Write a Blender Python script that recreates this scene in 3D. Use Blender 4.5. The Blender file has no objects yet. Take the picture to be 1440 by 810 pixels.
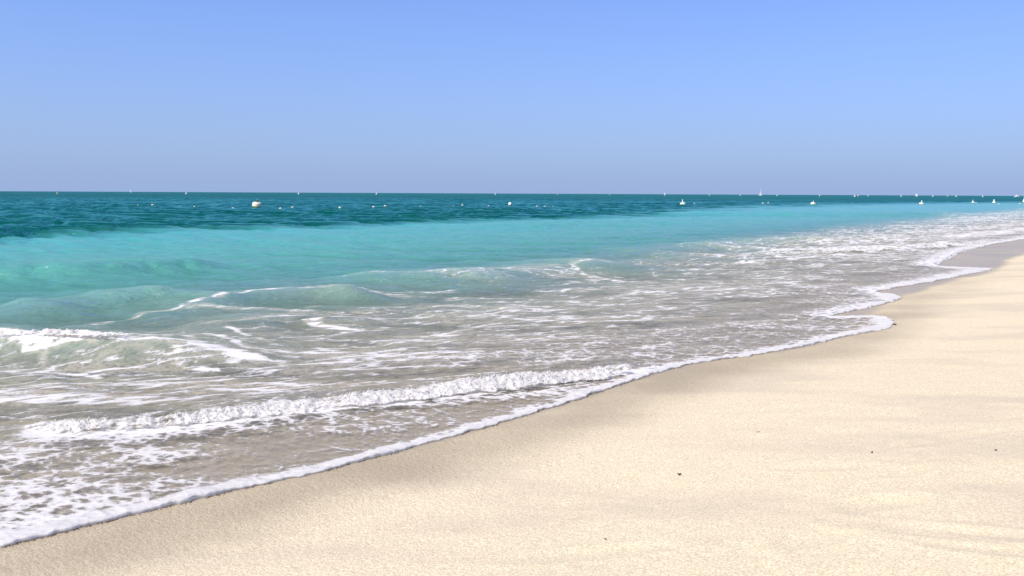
import bpy, bmesh, math, random
import numpy as np
from mathutils import Matrix, Vector

S = bpy.context.scene
COL = S.collection
random.seed(7)
RNG = np.random.default_rng(11)

# ------------------------------------------------------------------ camera
CAM_H = 2.0
PITCH = math.radians(6.07)
ROLL = math.radians(0.262)
F_PX = 1250.0                      # focal length in pixels of the 1440 px wide photograph
cd = bpy.data.cameras.new('camera')
cd.lens = 36.0 * F_PX / 1440.0
cd.clip_start = 0.05
cd.clip_end = 80000.0
cam = bpy.data.objects.new('camera', cd)
COL.objects.link(cam)
CAM_R = Matrix.Rotation(math.radians(90) - PITCH, 3, 'X') @ Matrix.Rotation(ROLL, 3, 'Z')
cam.matrix_world = Matrix.Translation((0, 0, CAM_H)) @ CAM_R.to_4x4()
S.camera = cam

# ------------------------------------------------------------------ light
SUN_EL, SUN_AZ = math.radians(50), math.radians(232)       # azimuth clockwise from +Y: left, a little behind
w = bpy.data.worlds.new("World")
S.world = w
w.use_nodes = True
wn = w.node_tree
sky = wn.nodes.new('ShaderNodeTexSky')
sky.sky_type = 'NISHITA'
sky.sun_disc = False
sky.sun_elevation = SUN_EL
sky.sun_rotation = SUN_AZ
sky.air_density = 1.0
sky.dust_density = 0.6
sky.ozone_density = 4.0
tint = wn.nodes.new('ShaderNodeMix'); tint.data_type = 'RGBA'; tint.blend_type = 'MULTIPLY'
tint.inputs[0].default_value = 1.0
tint.inputs[7].default_value = (1.06, 1.25, 1.95, 1)
wn.links.new(sky.outputs[0], tint.inputs[6])
# low haze that lies over the sea all round the horizon
geo = wn.nodes.new('ShaderNodeTexCoord')
sep = wn.nodes.new('ShaderNodeSeparateXYZ')
wn.links.new(geo.outputs['Generated'], sep.inputs[0])
hz = wn.nodes.new('ShaderNodeMath'); hz.operation = 'MULTIPLY'; hz.inputs[1].default_value = -6.0
ab = wn.nodes.new('ShaderNodeMath'); ab.operation = 'ABSOLUTE'
wn.links.new(sep.outputs[2], ab.inputs[0]); wn.links.new(ab.outputs[0], hz.inputs[0])
ex = wn.nodes.new('ShaderNodeMath'); ex.operation = 'EXPONENT'
wn.links.new(hz.outputs[0], ex.inputs[0])
hmix = wn.nodes.new('ShaderNodeMix'); hmix.data_type = 'RGBA'
wn.links.new(ex.outputs[0], hmix.inputs[0])
wn.links.new(tint.outputs[2], hmix.inputs[6])
hmix.inputs[7].default_value = (3.3, 4.55, 7.25, 1)
bg = wn.nodes['Background']
bg.inputs[1].default_value = 0.084
wn.links.new(hmix.outputs[2], bg.inputs[0])

sd = bpy.data.lights.new('sun', 'SUN')
sd.energy = 5.0
sd.angle = math.radians(0.55)
sd.color = (1.0, 0.90, 0.74)
sun = bpy.data.objects.new('sun', sd)
COL.objects.link(sun)
sdir = Vector((math.sin(SUN_AZ) * math.cos(SUN_EL), math.cos(SUN_AZ) * math.cos(SUN_EL), math.sin(SUN_EL)))
sun.rotation_euler = sdir.to_track_quat('Z', 'Y').to_euler()

S.cycles.transparent_max_bounces = 48
vs = S.view_settings
vs.view_transform = 'Standard'
vs.look = 'None'
vs.exposure = 0.25
vs.gamma = 1.0
vs.use_curve_mapping = False

# ------------------------------------------------------------------ helpers
def at(px, py, z=0.0):
    """where the sight line through a pixel of the photograph meets the level z"""
    d = CAM_R @ Vector(((px - 720) / F_PX, (405 - py) / F_PX, -1.0))
    t = (z - CAM_H) / d.z
    return (d.x * t, d.y * t)

def line(*pts, z=0.0):
    return np.array([at(p[0], p[1], p[2] if len(p) > 2 else z) for p in pts], dtype=np.float64)

def smooth_line(P, step=0.05, iters=1):
    """Catmull-Rom through the points, resampled evenly"""
    P = np.asarray(P, float)
    Q = np.vstack([2 * P[0] - P[1], P, 2 * P[-1] - P[-2]])
    out = []
    for i in range(1, len(Q) - 2):
        p0, p1, p2, p3 = Q[i - 1], Q[i], Q[i + 1], Q[i + 2]
        n = max(2, int(np.linalg.norm(p2 - p1) / step))
        t = np.linspace(0, 1, n, endpoint=False)[:, None]
        out.append(0.5 * ((2 * p1) + (-p0 + p2) * t + (2 * p0 - 5 * p1 + 4 * p2 - p3) * t**2 + (-p0 + 3 * p1 - 3 * p2 + p3) * t**3))
    out.append(Q[-2][None])
    return np.vstack(out)

def sstep(a, b, x):
    t = np.clip((x - a) / (b - a), 0, 1)
    return t * t * (3 - 2 * t)

def vnoise(x, y, seed=0):
    """smooth value noise in -1..1"""
    xi = np.floor(x).astype(np.int64); yi = np.floor(y).astype(np.int64)
    xf = x - xi; yf = y - yi
    u = xf * xf * xf * (xf * (xf * 6 - 15) + 10); v = yf * yf * yf * (yf * (yf * 6 - 15) + 10)
    def h(a, b):
        n = (a * 374761393 + b * 668265263 + seed * 974634777) & 0xffffffff
        n = ((n ^ (n >> 13)) * 1274126177) & 0xffffffff
        n = n ^ (n >> 16)
        return (n & 0xffff) / 32767.5 - 1.0
    return ((h(xi, yi) * (1 - u) + h(xi + 1, yi) * u) * (1 - v) + (h(xi, yi + 1) * (1 - u) + h(xi + 1, yi + 1) * u) * v)

def fbm(x, y, oct=4, seed=0, gain=0.5):
    s = 0; a = 1; t = 0
    for i in range(oct):
        s = s + a * vnoise(x * 2**i + 17.3 * i, y * 2**i - 9.1 * i, seed + i); t += a; a *= gain
    return s / t

def dist_line(X, Y, P, chunk=200000):
    """distance to a polyline, the arc position (0..1) and the side (left +) of the nearest segment"""
    P = np.asarray(P, float)
    A = P[:-1]; B = P[1:]; D = B - A; L2 = (D**2).sum(1); L = np.sqrt(L2)
    cum = np.concatenate([[0], np.cumsum(L)])
    best = np.full(X.shape, 1e18); arc = np.zeros(X.shape); side = np.zeros(X.shape)
    for i in range(len(A)):
        px = X - A[i, 0]; py = Y - A[i, 1]
        t = np.clip((px * D[i, 0] + py * D[i, 1]) / L2[i], 0, 1)
        dx = px - t * D[i, 0]; dy = py - t * D[i, 1]
        d2 = dx * dx + dy * dy
        m = d2 < best
        best = np.where(m, d2, best)
        arc = np.where(m, (cum[i] + t * L[i]) / cum[-1], arc)
        side = np.where(m, D[i, 0] * py - D[i, 1] * px, side)
    return np.sqrt(best), arc, np.where(side >= 0, 1.0, -1.0)

def inside(X, Y, P):
    c = np.zeros(X.shape, bool)
    n = len(P); j = n - 1
    for i in range(n):
        xi, yi = P[i]; xj, yj = P[j]
        if yi != yj:
            m = ((yi > Y) != (yj > Y)) & (X < (xj - xi) * (Y - yi) / (yj - yi) + xi)
            c ^= m
        j = i
    return c

def grid_mesh(name, X, Y, Z, attrs=None, keep=None):
    """a sheet from three (rows, cols) arrays"""
    nr, nc = X.shape
    me = bpy.data.meshes.new(name)
    co = np.stack([X, Y, Z], -1).reshape(-1, 3).astype(np.float32)
    i = np.arange(nr * nc).reshape(nr, nc)
    q = np.stack([i[:-1, :-1], i[:-1, 1:], i[1:, 1:], i[1:, :-1]], -1).reshape(-1, 4)
    if keep is not None:
        k = keep[:-1, :-1] | keep[:-1, 1:] | keep[1:, 1:] | keep[1:, :-1]
        q = q[k.reshape(-1)]
        used = np.zeros(nr * nc, bool); used[q.reshape(-1)] = True
        remap = np.cumsum(used) - 1
        co = co[used]; q = remap[q]
    else:
        used = np.ones(nr * nc, bool)
    me.vertices.add(len(co)); me.vertices.foreach_set('co', co.reshape(-1))
    me.loops.add(q.size); me.loops.foreach_set('vertex_index', q.reshape(-1).astype(np.int32))
    me.polygons.add(len(q))
    me.polygons.foreach_set('loop_start', (np.arange(len(q)) * 4).astype(np.int32))
    me.polygons.foreach_set('loop_total', np.full(len(q), 4, np.int32))
    me.polygons.foreach_set('use_smooth', np.ones(len(q), bool))
    me.update(calc_edges=True)
    for k, v in (attrs or {}).items():
        a = me.attributes.new(k, 'FLOAT', 'POINT')
        a.data.foreach_set('value', v.reshape(-1)[used].astype(np.float32))
    return me

def link(name, me, mat, parent=None, **props):
    o = bpy.data.objects.new(name, me)
    COL.objects.link(o)
    if mat is not None and not me.materials:
        me.materials.append(mat)
    if parent: o.parent = parent
    for k, v in props.items(): o[k] = v
    return o

class NT:
    """small helper to wire shader nodes"""
    def __init__(s, name):
        s.m = bpy.data.materials.new(name); s.m.use_nodes = True
        s.t = s.m.node_tree; s.t.nodes.clear()
        s.out = s.t.nodes.new('ShaderNodeOutputMaterial')
    def n(s, typ, **kw):
        nd = s.t.nodes.new('ShaderNode' + typ)
        for k, v in kw.items(): setattr(nd, k, v)
        return nd
    def put(s, sock, v):
        if isinstance(v, bpy.types.NodeSocket): s.t.links.new(v, sock)
        elif v is not None: sock.default_value = v
    def math(s, op, a, b=None, c=None, clamp=False):
        nd = s.n('Math', operation=op, use_clamp=clamp)
        s.put(nd.inputs[0], a); s.put(nd.inputs[1], b); s.put(nd.inputs[2], c)
        return nd.outputs[0]
    def ramp(s, x, a, b, lo=0.0, hi=1.0, smooth=True):
        nd = s.n('MapRange', interpolation_type='SMOOTHSTEP' if smooth else 'LINEAR')
        s.put(nd.inputs[0], x); s.put(nd.inputs[1], a); s.put(nd.inputs[2], b); s.put(nd.inputs[3], lo); s.put(nd.inputs[4], hi)
        return nd.outputs[0]
    def mix(s, f, a, b, mode='MIX'):
        nd = s.n('Mix', data_type='RGBA', blend_type=mode)
        s.put(nd.inputs[0], f); s.put(nd.inputs[6], a); s.put(nd.inputs[7], b)
        return nd.outputs[2]
    def attr(s, name): return s.n('Attribute', attribute_name=name).outputs['Fac']
    def coord(s, rot=0.0, scale=(1, 1, 1), loc=(0, 0, 0)):
        tc = s.n('TexCoord'); mp = s.n('Mapping')
        # rotate the sheet first, then stretch it
        r = s.n('VectorRotate', rotation_type='Z_AXIS'); r.inputs['Angle'].default_value = rot
        s.put(r.inputs['Vector'], tc.outputs['Object'])
        s.put(mp.inputs['Vector'], r.outputs[0])
        mp.inputs['Scale'].default_value = scale; mp.inputs['Location'].default_value = loc
        return mp.outputs[0]
    def noise(s, vec, scale, detail=3.0, rough=0.5, dist=0.0, color=False):
        nd = s.n('TexNoise')
        s.put(nd.inputs['Vector'], vec); nd.inputs['Scale'].default_value = scale
        nd.inputs['Detail'].default_value = detail; nd.inputs['Roughness'].default_value = rough
        nd.inputs['Distortion'].default_value = dist
        return nd.outputs['Color' if color else 'Fac']
    def bump(s, h, strength, dist, normal=None):
        nd = s.n('Bump'); nd.inputs['Strength'].default_value = 1.0
        s.put(nd.inputs['Strength'], strength); s.put(nd.inputs['Distance'], dist); s.put(nd.inputs['Height'], h)
        if normal is not None: s.put(nd.inputs['Normal'], normal)
        return nd.outputs[0]
    def mixsh(s, f, a, b):
        nd = s.n('MixShader'); s.put(nd.inputs[0], f); s.put(nd.inputs[1], a); s.put(nd.inputs[2], b)
        return nd.outputs[0]
    def done(s, sh):
        s.t.links.new(sh, s.out.inputs['Surface']); return s.m

# ------------------------------------------------------------------ the shore: lines measured along the beach
edge_pts = line((0, 771), (60, 756), (120, 741), (185, 725), (240, 712), (300, 697), (360, 683), (420, 672), (480, 656), (540, 641),
                (600, 624), (650, 611), (700, 597), (760, 578), (830, 556), (880, 539), (930, 523), (970, 513), (1010, 507),
                (1060, 500), (1120, 490), (1160, 481), (1200, 473), (1240, 466), (1254, 461), (1257, 456), (1248, 448), (1225, 444.5), (1190, 444.5),
                (1165, 443), (1185, 438), (1215, 433), (1250, 426), (1266, 420), (1262, 415), (1240, 411), (1238, 407), (1270, 402), (1310, 396), (1350, 389),
                (1392, 380.5), (1385, 378), (1340, 375), (1318, 371), (1335, 362), (1350, 353), (1375, 347), (1405, 341), (1440, 336), (1480, 327.5), (1540, 318.5))
edge_pts = smooth_line(edge_pts, 0.08)
e0 = edge_pts[0]; e1 = edge_pts[-1]
near_ext = np.array([e0 + np.array([-0.70, -0.71]) * d for d in (60, 20, 6, 2, 0.7)])
far_ext = np.array([e1 + np.array([0.66, 0.75]) * d for d in (6, 25, 80, 300, 120000)])
edge_all = np.vstack([near_ext, edge_pts, far_ext])
sea_poly = np.vstack([edge_all, [[edge_all[-1][0] - 90000, edge_all[-1][1] + 90000]], [[-150000, 90000]], [[-150000, -60]]])

shore = smooth_line(line((0, 771), (300, 697), (600, 624), (830, 556), (970, 513), (1120, 488), (1215, 458), (1290, 408), (1380, 372), (1440, 340), (1540, 318.5)), 0.8)
shore = np.vstack([near_ext[[0, 2]], shore, shore[-1] + np.array([0.66, 0.75]) * 25, shore[-1] + np.array([0.66, 0.75]) * 120000])
wet_line = smooth_line(line((0, 774), (300, 700), (600, 627), (830, 559), (970, 515), (1120, 492), (1165, 480), (1195, 464), (1218, 446), (1242, 429), (1268, 418.5), (1300, 409), (1340, 396), (1385, 387), (1412, 376), (1416, 368), (1440, 360), (1480, 349), (1540, 337)), 0.4)
wet_line = np.vstack([near_ext[[0, 2]] + [0.05, -0.05], wet_line, wet_line[-1] + np.array([0.66, 0.75]) * 30, wet_line[-1] + np.array([0.66, 0.75]) * 120000])

drop_line = smooth_line(line((-700, 380), (-300, 360), (0, 341), (120, 332), (240, 325), (380, 321), (480, 318.5), (600, 315), (720, 311.5), (820, 307.5), (900, 304.5), (960, 299), (1030, 292), (1100, 289.5), (1200, 287.2), (1320, 286), (1440, 285)), 7.0)
drop_line = np.vstack([drop_line, drop_line[-1] + [100000, 92000]])

def sand_height(X, Y):
    d, _, s = dist_line(X, Y, shore)
    land = d * -s                                     # landward is to the right of the line
    up = 0.052 * land
    up = np.where(up > 0.32, 0.32 + 0.25 * np.tanh((up - 0.32) / 0.5), up)
    down = -0.045 * np.minimum(-land, 34) - 0.0
    z = np.where(land > 0, up, down)
    return z, land

# ------------------------------------------------------------------ sand sheet
def fan(a, r):
    A, Rr = np.meshgrid(np.radians(a), r)
    return Rr * np.sin(A), Rr * np.cos(A)

ang = np.concatenate([np.linspace(-150, -37, 70, endpoint=False), np.linspace(-37, 37, 760), np.linspace(37, 150, 72)[1:]])
rad = np.concatenate([np.linspace(0.02, 3.4, 30, endpoint=False), 3.4 * np.exp(np.arange(0, 300) * 0.0055), 17.7 * np.exp(np.arange(1, 165) * 0.0075), 60.9 * np.exp(np.arange(1, 50) * 0.13)])
X, Y = fan(ang, rad)
Z, land = sand_height(X, Y)
R = np.hypot(X, Y)
near = sstep(40, 12, R)
# broad undulation, swash-pitted strip beside the water and the flattened old footprints farther up
und = fbm(X * 0.55 + 3, Y * 0.55, 4, 5) * 0.016 + fbm(X * 2.2, Y * 2.2, 3, 9) * 0.003
ca, sa = math.cos(math.radians(-52)), math.sin(math.radians(-52))
U = X * ca + Y * sa; V = -X * sa + Y * ca
pit = fbm(U * 11, V * 26, 3, 21)
pitmask = sstep(-0.2, 0.25, land) * sstep(2.0, 0.5, land + fbm(X * 0.8, Y * 0.8, 2, 31) * 0.5)
Z = Z + near * (und * sstep(0.2, 2.5, land) + 0.0022 * pit * pitmask)
streak = fbm(X * 0.5 - Y * 0.12, Y * 1.7 + X * 0.3, 4, 44)
Z = Z + near * sstep(0.8, 3.0, land) * (0.007 * streak + 0.004 * fbm(X * 5, Y * 9, 3, 47))
for (fx, fy, dep, ax, ay, rot) in [(1240, 702, .016, .26, .10, .3), (1160, 645, .010, .30, .09, .0), (1330, 745, .015, .5, .09, -.35), (1150, 745, .010, .25, .10, .5),
                                   (830, 760, .010, .4, .08, .15), (1330, 612, .010, .55, .08, .35), (1100, 560, .008, .5, .12, .1), (1390, 770, .013, .4, .1, -.5), (1290, 655, .010, .25, .06, .5)]:
    q = at(fx, fy, 0.2); c, s_ = math.cos(rot), math.sin(rot)
    u = ((X - q[0]) * c + (Y - q[1]) * s_) / ax; v = (-(X - q[0]) * s_ + (Y - q[1]) * c) / ay
    g = u * u + v * v
    Z = Z - dep * np.exp(-g) + dep * 0.5 * np.exp(-(g - 2.2) ** 2)
wd, _, ws = dist_line(X, Y, wet_line)
wetd = wd * ws                                        # positive seaward of the wet line
jag = fbm(X * 1.3, Y * 1.3, 3, 61) * 0.12
wet = sstep(-0.10, 0.12, (wetd + jag * np.clip(R / 15, 0.1, 1)) / np.clip(R / 14, 0.5, 3)) * (0.86 + 0.14 * fbm(X * 0.8, Y * 0.8, 4, 62))
damp = sstep(-1.25, -0.30, wetd + jag * 1.5) * sstep(30, 10, R) * (0.75 + 0.25 * fbm(X * 1.1, Y * 1.1, 3, 71))
dark = np.clip(0.5 + 0.9 * fbm(X * 0.42 - Y * 0.1, Y * 1.3 + X * 0.2, 4, 81), 0, 1)
sand_me = grid_mesh('beach_sand', X, Y, Z, dict(wet=wet, damp=damp, patch=dark, land=land))

m = NT('sand')
wetA = m.attr('wet'); dampA = m.attr('damp'); patA = m.attr('patch')
co = m.coord()
grain = m.noise(co, 75.0, 3.0, 0.75)
grain2 = m.noise(co, 14.0, 3.0, 0.6)
dry = m.mix(m.ramp(grain, 0.36, 0.64), (0.52, 0.438, 0.285, 1), (0.775, 0.685, 0.485, 1))
dry = m.mix(m.math('MULTIPLY', m.ramp(patA, 0.45, 0.9), 0.42), dry, (0.45, 0.385, 0.295, 1))
dry = m.mix(m.math('MULTIPLY', m.ramp(grain2, 0.45, 0.75), 0.25), dry, (0.50, 0.42, 0.32, 1))
dampc = m.mix(m.ramp(grain, 0.3, 0.7), (0.24, 0.20, 0.138, 1), (0.36, 0.303, 0.214, 1))
c1 = m.mix(m.math('MULTIPLY', dampA, 0.85), dry, dampc)
wetc = m.mix(m.ramp(grain2, 0.3, 0.7), (0.285, 0.242, 0.172, 1), (0.375, 0.322, 0.232, 1))
col = m.mix(wetA, c1, wetc)
b1 = m.bump(grain, m.ramp(wetA, 0, 1, 0.65, 0.15), 0.010)
co2 = m.coord(math.radians(52), (17, 34, 1))
pits = m.noise(co2, 1.0, 3.0, 0.55)
b2 = m.bump(pits, m.math('MULTIPLY', m.ramp(wetA, 0, 1, 0.6, 0.15), m.ramp(m.attr('land'), 2.5, 0.4, 0.3, 1.0)), 0.011, b1)
pb = m.n('BsdfPrincipled')
m.put(pb.inputs['Base Color'], col); m.put(pb.inputs['Normal'], b2)
m.put(pb.inputs['Roughness'], m.ramp(wetA, 0, 1, 0.95, 0.38))
m.put(pb.inputs['Specular IOR Level'], m.ramp(wetA, 0, 1, 0.12, 0.2))
SAND = m.done(pb.outputs[0])
link('beach_sand', sand_me, SAND, kind='structure')

# ------------------------------------------------------------------ sea sheet
ang = np.concatenate([np.linspace(-62, -34, 50, endpoint=False), np.linspace(-34, 34, 880), np.linspace(34, 62, 51)[1:]])
r0 = 4.3
rad = np.concatenate([r0 * np.exp(np.arange(0, 1000) * 0.0043), r0 * np.exp(1000 * 0.0043) * np.exp(np.arange(1, 110) * 0.045)])
X, Y = fan(ang, rad)
R = np.hypot(X, Y)
cell = np.maximum(R * 0.0043, np.where(R > 310, R * 0.045, 0))
FL, land = sand_height(X, Y)
off = -land
ed, _, _ = dist_line(X, Y, np.vstack([near_ext, edge_pts[::14], edge_pts[-1:], far_ext]))
kk = ed < 0.6 + 0.12 * np.minimum(R, 60)
ed[kk] = dist_line(X[kk], Y[kk], np.vstack([near_ext[-1:], edge_pts[::2], edge_pts[-1:], far_ext[:1]]))[0]
ins = inside(X, Y, sea_poly)
sd_edge = np.where(ins, ed, -ed)                      # + on the water side
dd, _, dside = dist_line(X, Y, drop_line)
dsg = dd * dside                                      # + seaward of the drop
warp = fbm(X * 0.10, Y * 0.22, 3, 3) * np.clip(R * 0.045, 1, 14)
deep = sstep(-1, 1, (dsg + 1.5 * warp) / np.clip(R * 0.075, 1.6, 30))
deep2 = sstep(90, 420, R)
floor_z = FL - 4.0 * deep
# swell and breakers: (crest line, height, back width, front width, taper)
H = np.zeros_like(X)
FOAM = np.zeros_like(X)
def local(P, pad):
    lo = P.min(0) - pad; hi = P.max(0) + pad
    return (X > lo[0]) & (X < hi[0]) & (Y > lo[1]) & (Y < hi[1])
def swell(P, h, back, front, taper=0.15, wob=0.0, shift=0.0):
    pad = 3.2 * max(back, front)
    k = local(P, pad)
    d, arc, s = dist_line(X[k], Y[k], P)
    q = d * s - shift
    if wob: q = q + wob * fbm(X[k] * 0.9, Y[k] * 0.9, 3, int(h * 1000))
    g = np.where(q > 0, np.exp(-(q / back) ** 2), np.exp(-(np.abs(q) / front) ** 2))
    tp = sstep(0, taper, arc) * sstep(1, 1 - taper, arc)
    H[k] += h * g * tp
WARPX = X + 0.22 * fbm(X * 0.9, Y * 1.4, 3, 141) * np.clip(R / 12, .6, 4); WARPY = Y + 0.20 * fbm(X * 0.9 + 31, Y * 1.4, 3, 142) * np.clip(R / 12, .6, 4)
TEAR = 0.5 + 0.5 * fbm(X * 1.5 + 7, Y * 2.6, 4, 143)
def stroke(P, width, amt, taper=0.12, back=None, solid_=0.80):
    """foam left lying along a line"""
    bk = back or width
    k = local(P, 3 * max(width, bk))
    d, arc, s = dist_line(WARPX[k], WARPY[k], P)
    g = np.where(s > 0, np.exp(-(d / bk) ** 2), np.exp(-(d / width) ** 2)) * (0.62 + 0.6 * TEAR[k])
    tp = sstep(0, taper, arc) * sstep(1, 1 - taper, arc)
    FOAM[k] = np.maximum(FOAM[k], solid_ * amt * g * tp)
def patch(px, py, rx, ry, amt, z=0.0):
    """foam spread over an area; rx, ry in metres"""
    q = at(px, py, z)
    k = (np.abs(X - q[0]) < 3 * rx) & (np.abs(Y - q[1]) < 3 * ry)
    FOAM[k] = np.maximum(FOAM[k], amt * np.exp(-((X[k] - q[0]) / rx) ** 2 - ((Y[k] - q[1]) / ry) ** 2))

L = smooth_line
bore = L(line((0, 583, .12), (60, 586, .13), (130, 585, .14), (220, 577, .15), (330, 564, .16), (450, 553, .15), (560, 542, .14), (700, 529, .12), (800, 521, .10), (890, 512, .08), (960, 508, .05)), 0.1)
swell(bore, 0.075, 0.50, 0.12, 0.10, 0.05, 0.22)
crestA = L(line((-260, 466, .28), (-120, 463, .30), (0, 465, .31), (90, 465, .31), (150, 470, .29), (230, 474, .26), (300, 482, .22), (360, 494, .14), (430, 508, .05)), 0.15)
swell(crestA, 0.28, 1.1, 0.42, 0.34, 0.12)
crestB = L(line((230, 458, .10), (310, 446, .18), (400, 436, .20), (480, 438, .17), (560, 447, .08)), 0.2)
swell(crestB, 0.11, 1.1, 0.45, 0.25, 0.15)
crestC = L(line((240, 436, .08), (300, 417, .2), (370, 405, .26), (440, 401, .28), (500, 405, .22), (570, 414, .08)), 0.2)
swell(crestC, 0.24, 1.3, 0.5, 0.25, 0.15)
crestD = L(line((420, 395, .05), (500, 387, .16), (600, 384, .2), (700, 377, .24), (790, 368, .24), (850, 369, .18), (930, 378, .05)), 0.3)
swell(crestD, 0.22, 1.8, 0.7, 0.2, 0.3)
crestE = L(line((-60, 434, .15), (60, 424, .2), (150, 412, .26), (215, 408, .26), (290, 413, .12)), 0.3)
swell(crestE, 0.23, 1.8, 0.6, 0.28, 0.12)
crestF = L(line((-120, 374, .3), (0, 371, .32), (150, 370, .3), (330, 364, .2)), 0.4)
swell(crestF, 0.34, 3.0, 0.8, 0.2, 0.4)
crestG = L(line((880, 299, .2), (1000, 297, .4), (1150, 296.5, .5), (1300, 299, .3), (1400, 301, .1)), 1.0)
swell(crestG, 0.40, 5, 2.2, 0.2, 0.6)
crestH = L(line((700, 316, .3), (760, 309, .42), (860, 307, .42), (960, 309, .2)), 1.0)
swell(crestH, 0.3, 4, 2.2, 0.2, 0.5)
crestI = L(line((820, 357, .05), (900, 349, .14), (1000, 343, .2), (1120, 336, .18), (1240, 333, .1)), 0.4)
swell(crestI, 0.16, 2.2, 0.9, 0.25, 0.4)
boreJ = L(line((1010, 361, .02), (1100, 354, .06), (1200, 349, .09), (1300, 345, .08), (1400, 336, .06)), 0.3)
swell(boreJ, 0.12, 1.2, 0.35, 0.2, 0.25)
boreK = L(line((1130, 344, .04), (1200, 339, .08), (1270, 337, .06), (1330, 336, .04)), 0.4)
swell(boreK, 0.10, 1.6, 0.6, 0.2, 0.3)

# wind chop: many small wave trains
depth0 = np.maximum(-floor_z, 0)
turq = sstep(2.0, 9.0, off)
amp_zone = (0.05 + 0.20 * turq) * (1 - deep) + 1.0 * deep
chop = np.zeros_like(X)
wx = X + 0.8 * fbm(X * 0.13, Y * 0.13, 2, 91); wy = Y + 0.8 * fbm(X * 0.13 + 50, Y * 0.13, 2, 92)
for i in range(84):
    lam = 0.45 * (6.0 / 0.45) ** RNG.random()
    th = math.radians(-90 - 18 + RNG.normal(0, 24))
    k = 2 * math.pi / lam
    a = 0.0200 * lam ** 0.6
    vis = sstep(1.7, 3.2, lam / cell)
    grp = 1.0
    chop += a * vis * np.cos(k * (math.cos(th) * wx + math.sin(th) * wy) + RNG.random() * 6.283)
chop = chop + 0.2 * np.maximum(chop, 0) ** 2 / 0.06   # peaked crests
chop = 0.30 * np.tanh(chop / 0.30)
gust = 0.75 + 0.45 * fbm(X * 0.035, Y * 0.06, 3, 95)
H += chop * amp_zone * gust * sstep(0, 3, off + 0.5)
H += (0.010 + 0.016 * sstep(2.5, 6, off)) * fbm(U_ := X * 0.9, V_ := Y * 2.4 - X * 0.8, 4, 97) * sstep(0.2, 1.5, sd_edge)
# thin swash that ends on the sand
film = FL + 0.028 * np.sqrt(np.clip(sd_edge, 0, 4) / 1.0)
base = np.where(off < 4, np.maximum(film, 0.0), 0.0)
W = base + H * sstep(0.0, 0.8, sd_edge)
W = np.maximum(W, FL + 0.012)
W = np.where(sd_edge < 0.04, FL - 0.02 + (sd_edge) * 0.3, W)
depth = np.maximum(W - floor_z, 0)

# foam spread
sw = smooth_line
lowN = fbm(X * 0.45, Y * 0.9, 3, 101); midN = fbm(X * 1.6 - Y * .3, Y * 3.2 - X * 0.9, 3, 103)
# general swash coverage falling off seaward
swash = sstep(6.0, 1.0, off) * sstep(0, 0.1, sd_edge)
FOAM = np.maximum(FOAM, swash * (0.34 + 0.13 * lowN + 0.10 * midN))
far_sw = sstep(18, 30, R) * sstep(13.0, 4.0, off - 0.10 * np.maximum(R - 25, 0)) * sstep(0, 0.1, sd_edge)
FOAM = np.maximum(FOAM, far_sw * (0.43 + 0.15 * lowN + 0.18 * midN))
mid_sw = sstep(9.5, 4.0, off) * (0.34 + 0.16 * lowN + 0.18 * midN)
FOAM = np.maximum(FOAM, mid_sw)
edge_f = np.exp(-(np.maximum(sd_edge, 0) / np.clip(R * 0.035, 0.18, 1.0)) ** 2)
FOAM = np.maximum(FOAM, edge_f * 0.72 * (ins))
patch(60, 690, 1.0, 0.9, 0.58); patch(0, 640, 1.2, 0.7, 0.52); patch(200, 640, 1.0, 0.5, 0.54); patch(60, 735, 0.8, 0.35, 0.70)
patch(760, 386, 3.0, 1.3, 0.36); patch(640, 395, 2.5, 0.9, 0.34); patch(520, 415, 1.6, 0.8, 0.42); patch(900, 372, 4.0, 1.8, 0.32)
patch(60, 560, 2.2, 0.5, 0.62); patch(330, 540, 2.2, 0.35, 0.60); patch(560, 500, 2.5, 0.5, 0.58); patch(130, 520, 2.0, 0.4, 0.5)
stroke(bore, 0.32, 1.0, 0.05, back=0.16, solid_=0.95)
stroke(L(line((30, 612), (130, 622), (250, 606), (420, 590), (560, 570), (740, 556), (880, 535)), 0.2), 0.25, 0.72, 0.1)
stroke(crestA, 0.19, 1.0, 0.05, back=0.15, solid_=0.88)
for leg in ([(60, 468), (75, 487), (50, 500)], [(130, 470), (110, 488), (30, 491)], [(0, 508), (60, 507), (130, 517)], [(255, 476), (280, 490), (330, 497), (370, 493)], [(150, 473), (215, 482), (200, 489)],
            [(280, 468), (330, 484), (345, 489)], [(310, 455), (350, 466), (340, 470)], [(235, 501), (260, 505), (300, 505)], [(370, 500), (440, 497), (520, 492)], [(230, 478), (245, 498)]):
    stroke(L(line(*leg, z=0.12), 0.1), 0.09, 0.90, 0.05)
stroke(crestC, 0.10, 0.85, 0.15)
stroke(L(line((400, 425), (420, 408), (450, 402)), .1), 0.10, 0.8); stroke(L(line((470, 408), (520, 412), (545, 418)), .1), 0.22, 0.92); stroke(L(line((290, 428), (330, 415), (380, 407)), .1), 0.12, 0.75)
stroke(crestB, 0.12, 0.62, 0.2)
stroke(L(line((440, 455), (460, 462), (520, 466)), .1), 0.16, 0.92); stroke(L(line((330, 450), (440, 446), (560, 449)), .1), 0.25, 0.66)
stroke(crestD, 0.22, 0.56, 0.2); stroke(L(line((680, 373), (790, 367), (850, 370)), .2), 0.16, 0.8); stroke(L(line((800, 380), (850, 392), (930, 398)), .2), 0.25, 0.75)
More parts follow.
